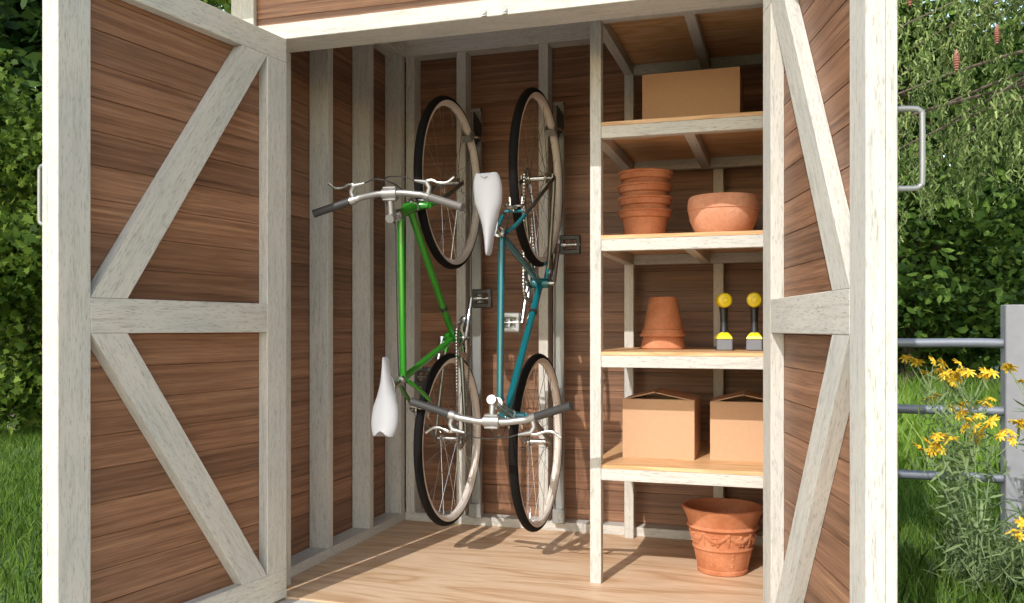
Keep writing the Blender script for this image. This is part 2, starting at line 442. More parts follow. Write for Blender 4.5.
# ------------------------------------------------------------------ pots
def pot_mesh(name, r0, r1, h, rim, lip=.006, seg=56):
    """simple pot: base radius, top radius, height, rim-band height"""
    bm = bmesh.new(); zb = h-rim; rb = r0+(r1-lip-r0)*zb/h; t = .007
    prof = [(0, 0), (r0*.96, 0), (r0, .004), (rb, zb-.003), (rb+lip*.9, zb+.001), (r1-.002, h-rim*.35), (r1+.003, h-.009), (r1+.004, h-.004), (r1, h), (r1-t, h), (r1-t-.003, h-.006), (rb-t*.4, zb-.002), (rb-t, zb-.008), (r0-t*.6, .01), (.012, .01), (.012, .0095), (0, .0095)]
    lathe(bm, prof, seg)
    return finish(name, bm, TER, None, True)
# nested stack of five on the second shelf
st_lab = ['terracotta pot at the bottom of the nested stack, its whole tapered body showing',
          'terracotta pot second from bottom of the nested stack, only its rim band showing',
          'terracotta pot third from bottom of the nested stack, only its rim band showing',
          'terracotta pot on top of the nested stack, under the shelf above']
src = pot_mesh('terracotta_pot', .071, .0985, .125, .030, .009)
src2 = None
zz = [0, .0475, .095, .1425]
for i in range(4):
    o = src if i == 0 else src.copy()
    if i: COL.objects.link(o)
    o.location = (-.500+[0, .001, -.001, .0015][i], .80, S2+.0005+zz[i]); o.rotation_euler = (0, 0, i*1.3)
    tag(o, st_lab[i], 'flower pot', 'stacked terracotta pots on the second shelf')
# rounded bowl planter
bm = bmesh.new()
prof = [(0, 0), (.068, 0), (.078, .004), (.098, .030), (.112, .060), (.1165, .084), (.1165, .088), (.1195, .090), (.1200, .108), (.1165, .128), (.111, .134), (.106, .134), (.104, .128), (.108, .100), (.104, .06), (.09, .03), (.06, .012), (0, .012)]
lathe(bm, prof, 64)
rr = random.Random(3)
for k in range(72):     # worn relief frieze below the rim
    a = 2*math.pi*k/72; z = .068+.008*math.sin(k*2.1)+rr.uniform(-.006, .006); rad = .1135+(z-.078)*.3
    blob(bm, Vector((rad*math.cos(a), rad*math.sin(a), z)), (.0030, .0065, .0050), Matrix.Rotation(a, 3, 'Z'), 6, 4)
bowl = finish('bowl_planter', bm, TER2, None, True); bowl.location = (-.209, .71, S2+.0005); bowl.scale = (1.04, 1.04, 1.12)
tag(bowl, 'round-bellied pale terracotta bowl with a worn relief band, right of the pot stack', 'planter')
# two inverted nested pots on the third shelf
def inverted(name, r0, r1, h, rim, z, mat=None):
    o = pot_mesh(name, r0, r1, h, rim); o.scale = (.90, .90, 1.); o.rotation_euler = (math.pi, 0, .4); o.location = (-.444, .885, z+h); return o
a = inverted('terracotta_pot', .054, .0925, .180, .048, S3+.0005)
tag(a, 'upside-down terracotta pot standing rim-down on the third shelf board, the lower of two nested', 'flower pot', 'upside-down terracotta pots')
b = inverted('terracotta_pot', .058, .0955, .150, .026, S3+.0475); b.rotation_euler = (math.pi, 0, 1.4)
b.scale = (.885, .885, 1.)
tag(b, 'upside-down terracotta pot pulled over another one left of the yellow drills', 'flower pot', 'upside-down terracotta pots')
# large garland pot on the floor
bm = bmesh.new()
H = .236
prof = [(0, 0), (.082, 0), (.086, .003), (.088, .014), (.0855, .018), (.0865, .020), (.1005, .086), (.1030, .088), (.1050, .092), (.1030, .097), (.1020, .099),
        (.1130, .158), (.1185, .160), (.1245, .166), (.1215, .172), (.1180, .175), (.1225, .192), (.1320, .216), (.1390, .228), (.1395, H-.003), (.137, H), (.129, H), (.126, H-.006), (.110, .175), (.094, .08), (.082, .02), (.02, .018), (0, .018)]
lathe(bm, prof, 72)
def rad_at(z): return .102+(.113-.102)*(z-.099)/(.158-.099)
def rb(a, z, s, q=.7, r_=None): blob(bm, Vector(((r_ or rad_at(z))*math.cos(a), (r_ or rad_at(z))*math.sin(a), z)), (s*q, s, s), Matrix.Rotation(a, 3, 'Z'), 7, 5)
for j in range(8):      # swags hanging from knots, with fruit clusters and pendants
    A0 = 2*math.pi*j/8; A1 = A0+2*math.pi/8
    for k in range(15):
        t = k/14; sg = math.sin(math.pi*t); rb(A0+(A1-A0)*t, .150-.022*sg, .0048+.0055*sg)
        rb(A0+(A1-A0)*t+.01, .147-.026*sg+rr.uniform(-.004, .004), .0032+.003*sg)
    for dz, q in ((.151, .0085), (.142, .0065), (.134, .007), (.126, .006), (.118, .005), (.111, .004)): rb(A0, dz, q, .8)
    for k in range(12): rb((A0+A1)/2+rr.uniform(-.11, .11), .127+rr.uniform(-.014, .018), .0062, .9)
    for k in range(7):
        z = .078-k*.007; rb(A0+.2+.03*math.sin(k*2.), z, .0045, .5, .0865+.014*(z-.02)/.066)
gp = finish('garland_pot', bm, TER, None, True); gp.location = (-.2125, .728, .0005); gp.scale = (1.02, 1.02, .985)
gp.rotation_euler = (0, 0, .25)
tag(gp, 'large terracotta pot with moulded fruit garlands standing on the floor', 'flower pot')

# ------------------------------------------------------------------ cordless drills, seen from the back
def drill(loc, rz, label):
    root = empty('cordless_drill', loc, rz); tag(root, label, 'drill', 'yellow cordless drills on the third shelf')
    # local -Y is the back of the motor, facing the viewer
    bm = bmesh.new(); lathe(bm, [(0, -.052), (.016, -.052), (.0225, -.049), (.026, -.042), (.0265, -.01), (.0265, .05), (.0245, .062), (0, .062)], 28, 'y', (0, 0, .178))
    body = finish('motor_housing', bm, YEL, root, True)
    bm = bmesh.new(); lathe(bm, [(0, -.0535), (.009, -.0535), (.010, -.0522), (.010, -.0515)], 20, 'y', (0, 0, .178)); finish('rear_cap', bm, YEL, body, True)
    bm = bmesh.new(); lathe(bm, [(.0245, .0625), (.022, .068), (.019, .090), (.012, .104), (.008, .108), (0, .108)], 24, 'y', (0, 0, .178)); finish('chuck', bm, BLK, root, True)
    bm = bmesh.new(); lathe(bm, [(0, .109), (.0035, .109), (.0035, .140), (0, .143)], 10, 'y', (0, 0, .178)); finish('drill_bit', bm, STEEL, root, True)
    bm = bmesh.new()
    for k, (z, hx, y0, y1) in enumerate(()): pass
    tube(bm, [(0, .006, .160), (0, .004, .128), (0, -.001, .095), (0, -.004, .066), (0, -.004, .058)], [.0165, .0135, .0125, .0145, .017], 14)
    finish('grip', bm, BLK, root, True)
    bm = bmesh.new(); bm_box(bm, (-.005, .016, .115), (.005, .026, .142), .002); finish('trigger', bm, BLK, root)
    # flared yellow foot
    bm = bmesh.new(); rings = []
    for z, hx, y0, y1 in ((.064, .013, -.020, .018), (.056, .020, -.028, .035), (.048, .0255, -.034, .060), (.040, .028, -.036, .066)):
        rings.append([bm.verts.new(p) for p in ((-hx, y0, z), (hx, y0, z), (hx, y1, z), (-hx, y1, z))])
    for i in range(3):
        for k in range(4): bm.faces.new((rings[i][k], rings[i][(k+1) % 4], rings[i+1][(k+1) % 4], rings[i+1][k]))
    bm.faces.new(rings[0]); bm.faces.new(rings[-1][::-1]); bmesh.ops.bevel(bm, geom=bm.edges[:], offset=.0018, segments=2, affect='EDGES')
    finish('foot', bm, YEL, root, True)
    bm = bmesh.new(); bm_box(bm, (-.027, -.040, .0), (.027, .068, .0385), .003)
    bat = finish('battery', bm, GRYP, root)
    for a, b in ((-.0285, -.0268), (.0268, .0285)):
        bm = bmesh.new(); bm_box(bm, (a, -.030, .006), (b, .055, .014), .0005); finish('latch', bm, BLK, bat)
    return root
drill((-.209, .740, S3+.0005), R(9), 'yellow and black cordless drill, left of two, its second collar showing beside the motor')
drill((-.1035, .740, S3+.0005), R(1), 'yellow and black cordless drill, right of two, next to the shed opening')

# ------------------------------------------------------------------ bicycles
def make_bike(matrix, paint, label, crank_ang, label_frame, dark_left_grip, stem_dx=0.):
    """local X forward, Y left, Z up, origin at the rear hub"""
    root = empty('bicycle', mat=matrix); tag(root, label, 'bicycle', 'bicycles hung by a wheel on the back wall')
    BBp = Vector((.402, 0, -.035)); SC_ = Vector((.262, 0, .462)); HT = Vector((.828, 0, .500)); HB = Vector((.872, 0, .362)); FH = Vector((1.014, 0, 0))
    hd_ = (HT-HB).normalized()
    P = lambda m: paint
    TT0 = SC_+Vector((0, 0, -.010)); TT1 = HB+hd_*.118; DT1 = HB+hd_*.035
    bm = bmesh.new()
    tube(bm, [TT0, TT1], .0120, 14); tube(bm, [BBp, DT1], .0134, 14); tube(bm, [BBp, SC_+(SC_-BBp).normalized()*.018], .0128, 14)
    tube(bm, [HB, HT], .0175, 16)
    tube(bm, [BBp+Vector((0, -.034, 0)), BBp+Vector((0, .034, 0))], .020, 16)
    ch = bmesh.new()
    for s in (-1, 1):
        hub = Vector((0, s*.062, 0))
        c1 = curve_pts([BBp+Vector((-.012, s*.022, 0)), BBp+Vector((-.10, s*.038, .008)), hub+Vector((.03, 0, -.003)), hub], 6)
        tube(bm, c1[:5], .0095, 10); tube(ch, c1[4:], [.0090]*4+[.0082]*(len(c1)-9)+[.006], 10)
        c2 = curve_pts([SC_+Vector((-.006, s*.014, -.012)), SC_+Vector((-.055, s*.036, -.10)), hub+Vector((.02, 0, .035)), hub], 6)
        tube(bm, c2[:8], .0078, 10); tube(ch, c2[7:], [.0072]*4+[.0066]*(len(c2)-12)+[.0055], 10)
        bm_box(ch, hub+Vector((-.012, -.002, -.012)), hub+Vector((.016, .002, .018)))
    bs = Vector((.165, 0, .312)); tube(bm, [bs+Vector((0, -.034, 0)), bs+Vector((0, .034, 0))], .006, 8)
    tube(bm, [BBp+Vector((-.075, -.03, .004)), BBp+Vector((-.075, .03, .004))], .0055, 8)
    fr = finish('frame', bm, paint, root, True); tag(fr, label_frame); tag(finish('stay_tips', ch, CHROME, fr, True), 'bare metal ends of the rear stays')
    for p, q in ((HT, HT+hd_*.012), (HB-hd_*.012, HB)):
        bm = bmesh.new(); tube(bm, [p, q], .0205, 16); finish('headset_cup', bm, STEEL, root, True)
    bm = bmesh.new(); tube(bm, [BBp+(DT1-BBp)*.24, BBp+(DT1-BBp)*.262], .0158, 14); finish('cable_band', bm, DARKM, root, True)
    # fork
    bm = bmesh.new(); ch = bmesh.new(); CR = HB-hd_*.028
    tube(bm, [HB-hd_*.012, CR-hd_*.006], .0165, 14)
    tube(bm, [CR+Vector((0, -.045, 0)), CR+Vector((0, -.02, .004)), CR+Vector((0, .02, .004)), CR+Vector((0, .045, 0))], [.011, .0145, .0145, .011], 12)
    for s in (-1, 1):
        c1 = curve_pts([CR+Vector((0, s*.045, 0)), CR-hd_*.10+Vector((0, s*.050, 0)), FH+hd_*.11+Vector((-.014, s*.051, 0)), FH+Vector((0, s*.051, 0))], 6)
        tube(bm, c1[:5], .0115, 10); tube(ch, c1[4:], [.0112]*3+[.0102]*5+[.0085]*6+[.006], 10)
        bm_box(ch, FH+Vector((-.010, s*.051-.002, -.012)), FH+Vector((.010, s*.051+.002, .012)))
    fk = finish('fork', bm, paint, root, True); tag(finish('fork_blades', ch, CHROME, fk, True), 'bare metal fork blades')
    # wheels
    def wheel(c):
        w = empty('wheel'); w.parent = root; w.location = c
        bm = bmesh.new(); RT = .3405; pr = [(RT-.0155+.0155*math.cos(a), .0165*math.sin(a)) for a in [2*math.pi*k/14 for k in range(14)]]
        lathe(bm, pr, 96, 'y', close=True); tt = finish('tire', bm, RUBBER, w, True)
        bm = bmesh.new()
        pr = [(.3155, -.0115), (.3185, -.0125), (.2985, -.0135), (.2925, -.0075), (.2905, 0), (.2925, .0075), (.2985, .0135), (.3185, .0125), (.3155, .0115), (.310, 0)]
        pr = [(.3235, -.0150), (.3215, -.0162), (.3085, -.0140), (.3030, -.0080), (.3015, 0), (.3030, .0080), (.3085, .0140), (.3215, .0162), (.3235, .0150), (.312, 0)]
        lathe(bm, pr, 96, 'y', close=True); finish('rim', bm, CREAM, w, True)
        bm = bmesh.new(); lathe(bm, [(0, -.056), (.005, -.056), (.005, -.036), (.0205, -.036), (.0205, -.032), (.011, -.029), (.011, .029), (.0205, .032), (.0205, .036), (.005, .036), (.005, .056), (0, .056)], 20, 'y'); finish('hub', bm, STEEL, w, True)
        bm = bmesh.new(); NS = 28
        for k in range(NS):
            s = 1 if k % 2 else -1; a = 2*math.pi*k/NS; ha = a+(.95 if (k//2) % 2 else -.95)
            p = Vector((.0195*math.cos(ha), s*.034, .0195*math.sin(ha))); q = Vector((.303*math.cos(a), s*.002, .303*math.sin(a)))
            tube(bm, [p, q], .00105, 5, False)
        tube(bm, [(.306*math.cos(.4), 0, .306*math.sin(.4)), (.255*math.cos(.4), 0, .255*math.sin(.4))], [.003, .002], 6)
        finish('spokes', bm, STEEL, w, True)
        return w
    wheel((0, 0, 0)); wheel(FH)
    # seat post, saddle
    sd = (SC_-BBp).normalized(); bm = bmesh.new(); SP = SC_+sd*.113
    tube(bm, [SC_, SP], .0125, 12); tube(bm, [SP+Vector((0, -.022, .0)), SP+Vector((0, .022, 0))], .011, 12); tube(bm, [SC_+sd*.012+Vector((-.006, -.014, 0)), SC_+sd*.012+Vector((-.006, .014, 0))], .0055, 10)
    tube(bm, [SC_+sd*.006, SC_+sd*.020], .0175, 14)
    finish('seat_post', bm, STEEL, root, True)
    SX, SZ = SP.x-.030, SP.z+.046
    bm = bmesh.new(); nU, nV = 22, 12; grid = []
    for i in range(nU+1):
        t = i/nU                       # 0 rear .. 1 nose
        x = SX-.120+.262*t
        wd = .0485*float(np.interp(t, [0, .06, .16, .26, .36, .5, .66, .85, .95, .985, 1.], [.74, .90, 1., .99, .92, .68, .44, .27, .20, .15, .05]))
        top = SZ+.012*(1-t)**2*1.6-.006*math.sin(math.pi*t)
        row = []
        for j in range(nV+1):
            a = -1.65+3.3*j/nV
            yy = wd*math.sin(a)/(1 if abs(a) < 1.57 else 1); dz = -(1-math.cos(a))*(.026 if t < .5 else .030)
            notch = -.020*math.exp(-(yy/.017)**2) if i == 0 else (-.006*math.exp(-(yy/.017)**2) if i == 1 else 0)
            row.append(bm.verts.new((x-notch, yy, top+dz)))
        grid.append(row)
    for i in range(nU):
        for j in range(nV): bm.faces.new((grid[i][j], grid[i][j+1], grid[i+1][j+1], grid[i+1][j]))
    bm.faces.new(grid[0][::-1]); bm.faces.new(grid[-1]); bm.faces.new([g[0] for g in grid][::-1]+[]) if False else None
    for i in range(nU): bm.faces.new((grid[i][0], grid[i+1][0], grid[i+1][nV], grid[i][nV]))
    sad = finish('saddle', bm, SADM, root, True)
    bm = bmesh.new()
    for s in (-1, 1): tube(bm, curve_pts([(SX-.09, s*.030, SZ-.022), (SX-.03, s*.024, SZ-.040), (SX+.05, s*.022, SZ-.042), (SX+.10, s*.008, SZ-.026)], 5), .0034, 8)
    finish('saddle_rails', bm, STEEL, sad, True)
    # stem and handlebar
    ST_ = HT+hd_*.052; CL = ST_+Vector((.068+stem_dx, 0, .010)); bm = bmesh.new()
    tube(bm, [HT+hd_*.012, ST_+hd_*.004], .0112, 14); lathe(bm, [(0, 0), (.0145, 0), (.0155, .003), (.0155, .013), (.012, .017), (0, .018)], 20, 'z')
    for v in bm.verts[-20*6:]: pass
    tube(bm, [ST_-hd_*.012, ST_+hd_*.016], .0155, 16)
    tube(bm, [ST_, CL-Vector((.012, 0, 0))], [.0115, .0105], 12)
    tube(bm, [CL+Vector((-.002, -.026, 0)), CL+Vector((-.002, .026, 0))], .0185, 16)
    bm_box(bm, CL+Vector((.013, -.024, -.012)), CL+Vector((.023, .024, .012)), .003); bm_box(bm, CL+Vector((-.026, -.024, -.010)), CL+Vector((-.017, .024, .012)), .003)
    bmesh.ops.delete(bm, geom=[v for v in bm.verts if v.co.length < .05], context='VERTS')
    finish('stem', bm, ALU, root, True)
    HW = .272
    def bar(y):     # centre line of the handlebar: straight centre, gentle forward-up bow, swept back ends
        a = abs(y)/HW; k = max(0, (a-.12)/.88)
        e = 3*min(1, k/.42)**2-2*min(1, k/.42)**3
        return CL+Vector((-.010*e-.052*max(0, (a-.42)/.58), y, -.004*e+.034*max(0, (a-.42)/.58)))
    bm = bmesh.new(); N = 40
    tube(bm, [bar(-.165+.330*k/N) for k in range(N+1)], .0112, 14)
    hb = finish('handlebar', bm, ALU, root, True)
    for s in (-1, 1):
        bm = bmesh.new(); tube(bm, [bar(s*(.150+(HW-.150)*k/10)) for k in range(11)], [.0135]+[.0133]*9+[.0142], 16)
        for k in range(1, 9): tube(bm, [bar(s*(.156+.012*k)), bar(s*(.156+.012*k+.004))], .0139, 16)
        gm = GRIPM if (s > 0) == dark_left_grip or dark_left_grip is None else GRIPL
        finish('grip', bm, gm, hb, True)
        # brake lever: clamp, body, blade
        bl = empty('brake_lever'); bl.parent = root
        c = bar(s*.138); bm = bmesh.new()
        tube(bm, [bar(s*.131), bar(s*.147)], .0150, 14)
        piv = c+Vector((.048, s*(-.004), .004))
        tube(bm, [c+Vector((.010, 0, 0)), c+Vector((.030, s*.006, .002)), piv], [.0095, .0080, .0085], 10)
        tube(bm, [piv, piv+Vector((.004, -s*.022, 0)), piv+Vector((.008, -s*.042, 0))], [.0085, .0062, .0038], 10)
        finish('lever_body', bm, ALU, bl, True)
        bm = bmesh.new(); q = [piv+Vector((.002, -s*.004, 0)), piv+Vector((.006, s*.016, 0)), piv+Vector((-.004, s*.045, -.002)), piv+Vector((-.003, s*.072, -.003)), piv+Vector((.010, s*.092, -.004)), piv+Vector((.014, s*.097, -.004))]
        cp = curve_pts(q, 5); tube(bm, cp, [.0068]*4+[.0058]*5+[.0048]*8+[.0042]*7+[.0058]*(len(cp)-24), 10, True, .7)
        finish('lever_blade', bm, STEEL, bl, True)
    # cables
    bm = bmesh.new(); c1 = bar(.138)+Vector((.056, -.046, .004)); c2 = bar(-.138)+Vector((.056, .046, .004))
    tube(bm, curve_pts([c1, c1+Vector((.010, -.05, .010)), Vector((c1.x-.005, -.01, c1.z-.02)), HB+Vector((.03, -.012, .06)), CR+Vector((.035, 0, .02))], 8), .0022, 6)
    tube(bm, curve_pts([c2, c2+Vector((.014, .05, .012)), Vector((c2.x+.002, .035, c2.z-.015)), HT+Vector((-.02, .026, -.02)), TT1+Vector((-.06, .014, .012)), TT0+Vector((.05, .014, .010)), SC_+Vector((-.03, .012, -.03)), bs+Vector((.0, 0, .05))], 8), .0022, 6)
    finish('brake_cable', bm, BLK, root, True)
    # calipers
    for nm, c, d in (('f', CR+Vector((.022, 0, -.006)), -hd_), ('r', bs+Vector((-.018, 0, .010)), Vector((-.45, 0, -.9)))):
        bm = bmesh.new(); d = d.normalized(); up = -d
        tube(bm, [c-Vector((.022, 0, 0)) if nm == 'f' else c+Vector((.02, 0, 0)), c], .004, 8)
        for s in (-1, 1):
            tube(bm, curve_pts([c+up*.026+Vector((0, -s*.018, 0)), c+up*.010+Vector((0, s*.004, 0)), c+Vector((0, s*.030, 0)), c+d*.022+Vector((0, s*.033, 0)), c+d*.040+Vector((0, s*.024, 0))], 5), [.0045]*20+[.0045], 8)
            bm_box(bm, c+d*.040+Vector((-.018, s*.0225-.004, -.004)), c+d*.040+Vector((.018, s*.0225+.004, .005)), .001)
        finish('brake_caliper', bm, STEEL, root, True)
    # cranks, chainring, pedals, sprocket, chain (drive side is local -Y)
    cs = empty('crankset'); cs.parent = root; cs.location = BBp; cs.rotation_euler = (0, crank_ang, 0)
    bm = bmesh.new(); RC = .082
    for s, Ln in ((-1, 1), (1, -1)):
        tube(bm, [(0, s*.050, 0), (Ln*.05, s*.053, 0), (Ln*.168, s*.056, 0)], [.014, .010, .0095], 10, True, .75)
        tube(bm, [(0, 0, 0), (0, s*.056, 0)], .0085, 12)
    finish('crank_arms', bm, STEEL, cs, True)
    bm = bmesh.new()
    n = 84; ro = [RC+(.0028 if (k % 2) else -.0022) for k in range(n)]
    for (ri, rl) in ((.060, ro),):
        a = [[bm.verts.new((rr_*math.cos(2*math.pi*k/n), y, rr_*math.sin(2*math.pi*k/n))) for k in range(n) for rr_ in ([rl[k]] if w else [ri])] for y in (-.0455, -.0425) for w in (0, 1)]
        i0, o0, i1, o1 = a
        for k in range(n):
            j = (k+1) % n
            bm.faces.new((i0[k], i0[j], o0[j], o0[k])); bm.faces.new((i1[k], o1[k], o1[j], i1[j])); bm.faces.new((o0[k], o0[j], o1[j], o1[k])); bm.faces.new((i0[k], i1[k], i1[j], i0[j]))
    for k in range(5):
        a = 2*math.pi*k/5; tube(bm, [(.010*math.cos(a), -.046, .010*math.sin(a)), (.064*math.cos(a), -.044, .064*math.sin(a))], [.011, .0075], 8, True, .4)
    lathe(bm, [(0, -.050), (.016, -.050), (.018, -.044), (0, -.044)], 18, 'y')
    finish('chainring', bm, STEEL, cs, True)
    for s, Ln in ((-1, 1), (1, -1)):
        pd = empty('pedal'); pd.parent = cs; pd.location = (Ln*.165, s*.058, 0); pd.rotation_euler = (0, -crank_ang+R(4)*s, 0)
        bm = bmesh.new(); y0, y1 = s*.005, s*.088
        tube(bm, [(0, 0, 0), (0, s*.086, 0)], .0055, 10); tube(bm, [(0, s*.012, 0), (0, s*.030, 0)], .011, 12); tube(bm, [(0, s*.068, 0), (0, s*.086, 0)], .010, 12)
        finish('spindle', bm, STEEL, pd, True)
        bm = bmesh.new()
        for x in (-.0275, .0275): bm_box(bm, (x-.0105, min(y0, y1), -.011), (x+.0105, max(y0, y1), .011), .004)
        for y in (s*.0145, s*.0790): bm_box(bm, (-.030, y-.0085, -.010), (.030, y+.0085, .010), .003)
        bm_box(bm, (-.020, min(s*.045, s*.052), -.004), (.020, max(s*.045, s*.052), .004))
        pm = DARKM if not (s < 0 and dark_left_grip is None) else GALV
        if pm is GALV: bm_box(bm, (-.036, min(y0, y1), -.014), (.036, max(y0, y1), -.0112), .001)
        finish('pedal_cage', bm, pm, pd)
    bm = bmesh.new(); lathe(bm, [(.020, -.040), (.030, -.046), (.037, -.0435), (.037, -.0415), (.030, -.040)], 32, 'y', close=True); finish('sprocket', bm, STEEL, root, True)
    bm = bmesh.new(); r1, r2 = .0385, RC+.001; d = BBp; dist = math.hypot(d.x, d.z); base = math.atan2(d.z, d.x); off = math.acos((r1-r2)/dist)
    path = []
    def arc(c, r, a0, a1):
        m = max(6, int(abs(a1-a0)*r/.004))
        for k in range(m+1): a = a0+(a1-a0)*k/m; path.append(Vector((c.x+r*math.cos(a), 0, c.z+r*math.sin(a))))
    O = Vector((0, 0, 0)); arc(O, r1, base+off, base+2*math.pi-off); arc(BBp, r2, base-off, base+off)
    path.append(path[0]); seglen = [0]
    for i in range(1, len(path)): seglen.append(seglen[-1]+(path[i]-path[i-1]).length)
    tot = seglen[-1]; nl = int(tot/.0127); j = 0
    for k in range(nl):
        t = tot*k/nl
        while seglen[j+1] < t: j += 1
        u = (t-seglen[j])/max(1e-9, seglen[j+1]-seglen[j]); p = path[j].lerp(path[j+1], u); dr = (path[j+1]-path[j]).normalized()
        w = .0042 if k % 2 else .0030
        q = Vector((0, -.044, 0))+p; tube(bm, [q-dr*.0060, q-dr*.003, q+dr*.003, q+dr*.0060], [.0024, .0046, .0046, .0024], 6)
        tube(bm, [q+Vector((0, -w, 0)), q+Vector((0, w, 0))], .0026, 6)
    finish('chain', bm, STEEL, root, True)
    return root
XG, XB, YH = -1.270, -.909, .778
MG = Matrix(((0, -1, 0, XG), (0, 0, -1, YH), (1, 0, 0, .425), (0, 0, 0, 1)))
MB_ = Matrix(((0, 1, 0, XB), (0, 0, -1, YH), (-1, 0, 0, 1.441), (0, 0, 0, 1)))
make_bike(MG, GREEN, 'bright green bicycle hanging with its front wheel and handlebar at the top', R(18), 'bright green tubes', True, .013)
make_bike(MB_, TEAL, 'teal blue bicycle hanging upside down, saddle up and handlebar near the floor', R(-22), 'teal blue tubes', None)

# ------------------------------------------------------------------ wall racks that hold the bicycles
def rack(x0, x1, zc, xw, yw, zw, label):
    xm = (x0+x1)/2
    root = empty('bike_rack', (xm, YB-.002, 0)); tag(root, label, 'bike rack', 'steel wall racks for the bicycles')
    w = (x1-x0)/2; t = .003
    bm = bmesh.new()
    bm_box(bm, (-w, -.012, .04), (w, -.009, 1.82)); bm_box(bm, (-w, -.028, .04), (-w+t, -.012, 1.82)); bm_box(bm, (w-t, -.028, .04), (w, -.012, 1.82)); bm_box(bm, (-w, -.028, 1.808), (w, -.012, 1.82))
    finish('channel', bm, GALV, root)
    bm = bmesh.new(); bm_box(bm, (-w-.004, -.034, .040), (w+.004, 0, .10), .002)
    for z in (.055, .085): lathe(bm, [(0, -.038), (.005, -.038), (.006, -.034)], 8, 'y', (0, 0, z))
    finish('foot_bracket', bm, GALV, root)
    # triangular gusset reaching down and out to the hook
    dx = xw-xm; dy = yw-(YB-.002)
    bm = bmesh.new(); a = Vector((-w*.3, -.030, 1.806)); b = Vector((-w*.3, -.030, zc-.03)); c = Vector((dx, dy-.01, zc+.060)); d_ = Vector((dx, dy-.01, zc+.012))
    for off in (Vector((0, 0, 0)),):
        P_ = [a, b, d_, c]; nrm = (b-a).cross(c-a).normalized()*.002
        f = [bm.verts.new(p+nrm) for p in P_]; g = [bm.verts.new(p-nrm) for p in P_]
        bm.faces.new(f); bm.faces.new(g[::-1])
        for i in range(4): bm.faces.new((f[i], g[i], g[(i+1) % 4], f[(i+1) % 4]))
    finish('gusset', bm, DARKM, root)
    bm = bmesh.new(); e = Vector((dx, dy, zc))
    tube(bm, [Vector((0, -.02, zc)), Vector((dx*.5, dy*.5, zc)), e], .006, 10)
    tube(bm, curve_pts([e, e+Vector((-.004, -.006, 0)), e+Vector((-.012, -.030, .002)), e+Vector((-.030, -.038, .004)), e+Vector((-.044, -.036, .022))], 5), .0055, 10)
    finish('hook', bm, STEEL, root, True)
    M_ = Matrix.Translation(Vector((xw-.026-xm, .778-(YB-.002), zw))) @ Matrix.Rotation(R(49), 4, 'X')
    bm = bmesh.new()
    for a_, b_ in (((.0170, .286, -.016), (.0205, .334, .016)), ((-.0205, .286, -.016), (-.0170, .334, .016)), ((-.0205, .2835, -.016), (.0205, .2865, .016))): bm_box(bm, a_, b_)
    bmesh.ops.transform(bm, matrix=M_, verts=bm.verts); finish('clip', bm, GALV, root)
    return root
rack(-1.311, -1.262, 1.678, XG+.026, 1.085, 1.439, 'tall steel wall channel behind the green bicycle with a hook for its front wheel')
rack(-.936, -.892, 1.690, XB+.026, 1.085, 1.441, 'tall steel wall channel behind the teal bicycle with a hook for its rear wheel')

# ------------------------------------------------------------------ outdoors
def mat_ground():
    m, nt, b = new_mat('lawn_soil'); v, _ = obj_coords(nt, (.8, .8, .8), False); v2, _ = obj_coords(nt, (30, 30, 30), False)
    n = nd(nt, 'ShaderNodeTexNoise', Scale=1., Detail=4.); nt.links.new(v, n.inputs['Vector'])
    n2 = nd(nt, 'ShaderNodeTexNoise', Scale=1., Detail=5.); nt.links.new(v2, n2.inputs['Vector'])
    c = ramp(nt, n.outputs['Fac'], [(.35, (.055, .10, .020)), (.65, (.10, .18, .035))])
    g = ramp(nt, n2.outputs['Fac'], [(.35, (.6, .6, .6)), (.65, (1.2, 1.2, 1.2))])
    nt.links.new(mixc(nt, c, g, 1., 'MULTIPLY'), b.inputs['Base Color']); b.inputs['Roughness'].default_value = .9
    return m
bm = bmesh.new(); bmesh.ops.create_grid(bm, x_segments=60, y_segments=60, size=30.)
for v in bm.verts:
    v.co.y += 12; v.co.x -= 2
    v.co.z = GZ-.002 if (abs(v.co.x+1) < 3.5 and v.co.y < 4) else GZ-.002+.03*math.sin(v.co.x*1.3)*math.cos(v.co.y*1.1)
tag(finish('ground', bm, mat_ground()), kind='structure')

bm = bmesh.new(); bm_box(bm, (-2.35, -5.5, GZ-.06), (1.2, -.05, GZ+.012))  # unseen pale path, added to bounce warm sunlight onto the doors and inside
tag(finish('path', bm, plain('bounce_gravel', (.60, .54, .45), .9, var=.2, bump=.8, scale=70)), kind='structure')
rng = np.random.default_rng(11)
def mesh_np(name, V, F, mat, parent=None):
    me = bpy.data.meshes.new(name)
    me.vertices.add(len(V)); me.vertices.foreach_set('co', V.astype(np.float32).ravel())
    n, k = F.shape
    me.loops.add(n*k); me.loops.foreach_set('vertex_index', F.astype(np.int32).ravel())
    me.polygons.add(n); me.polygons.foreach_set('loop_start', np.arange(0, n*k, k, dtype=np.int32)); me.polygons.foreach_set('loop_total', np.full(n, k, np.int32))
    me.update(); me.validate(); return link(name, me, mat, parent)

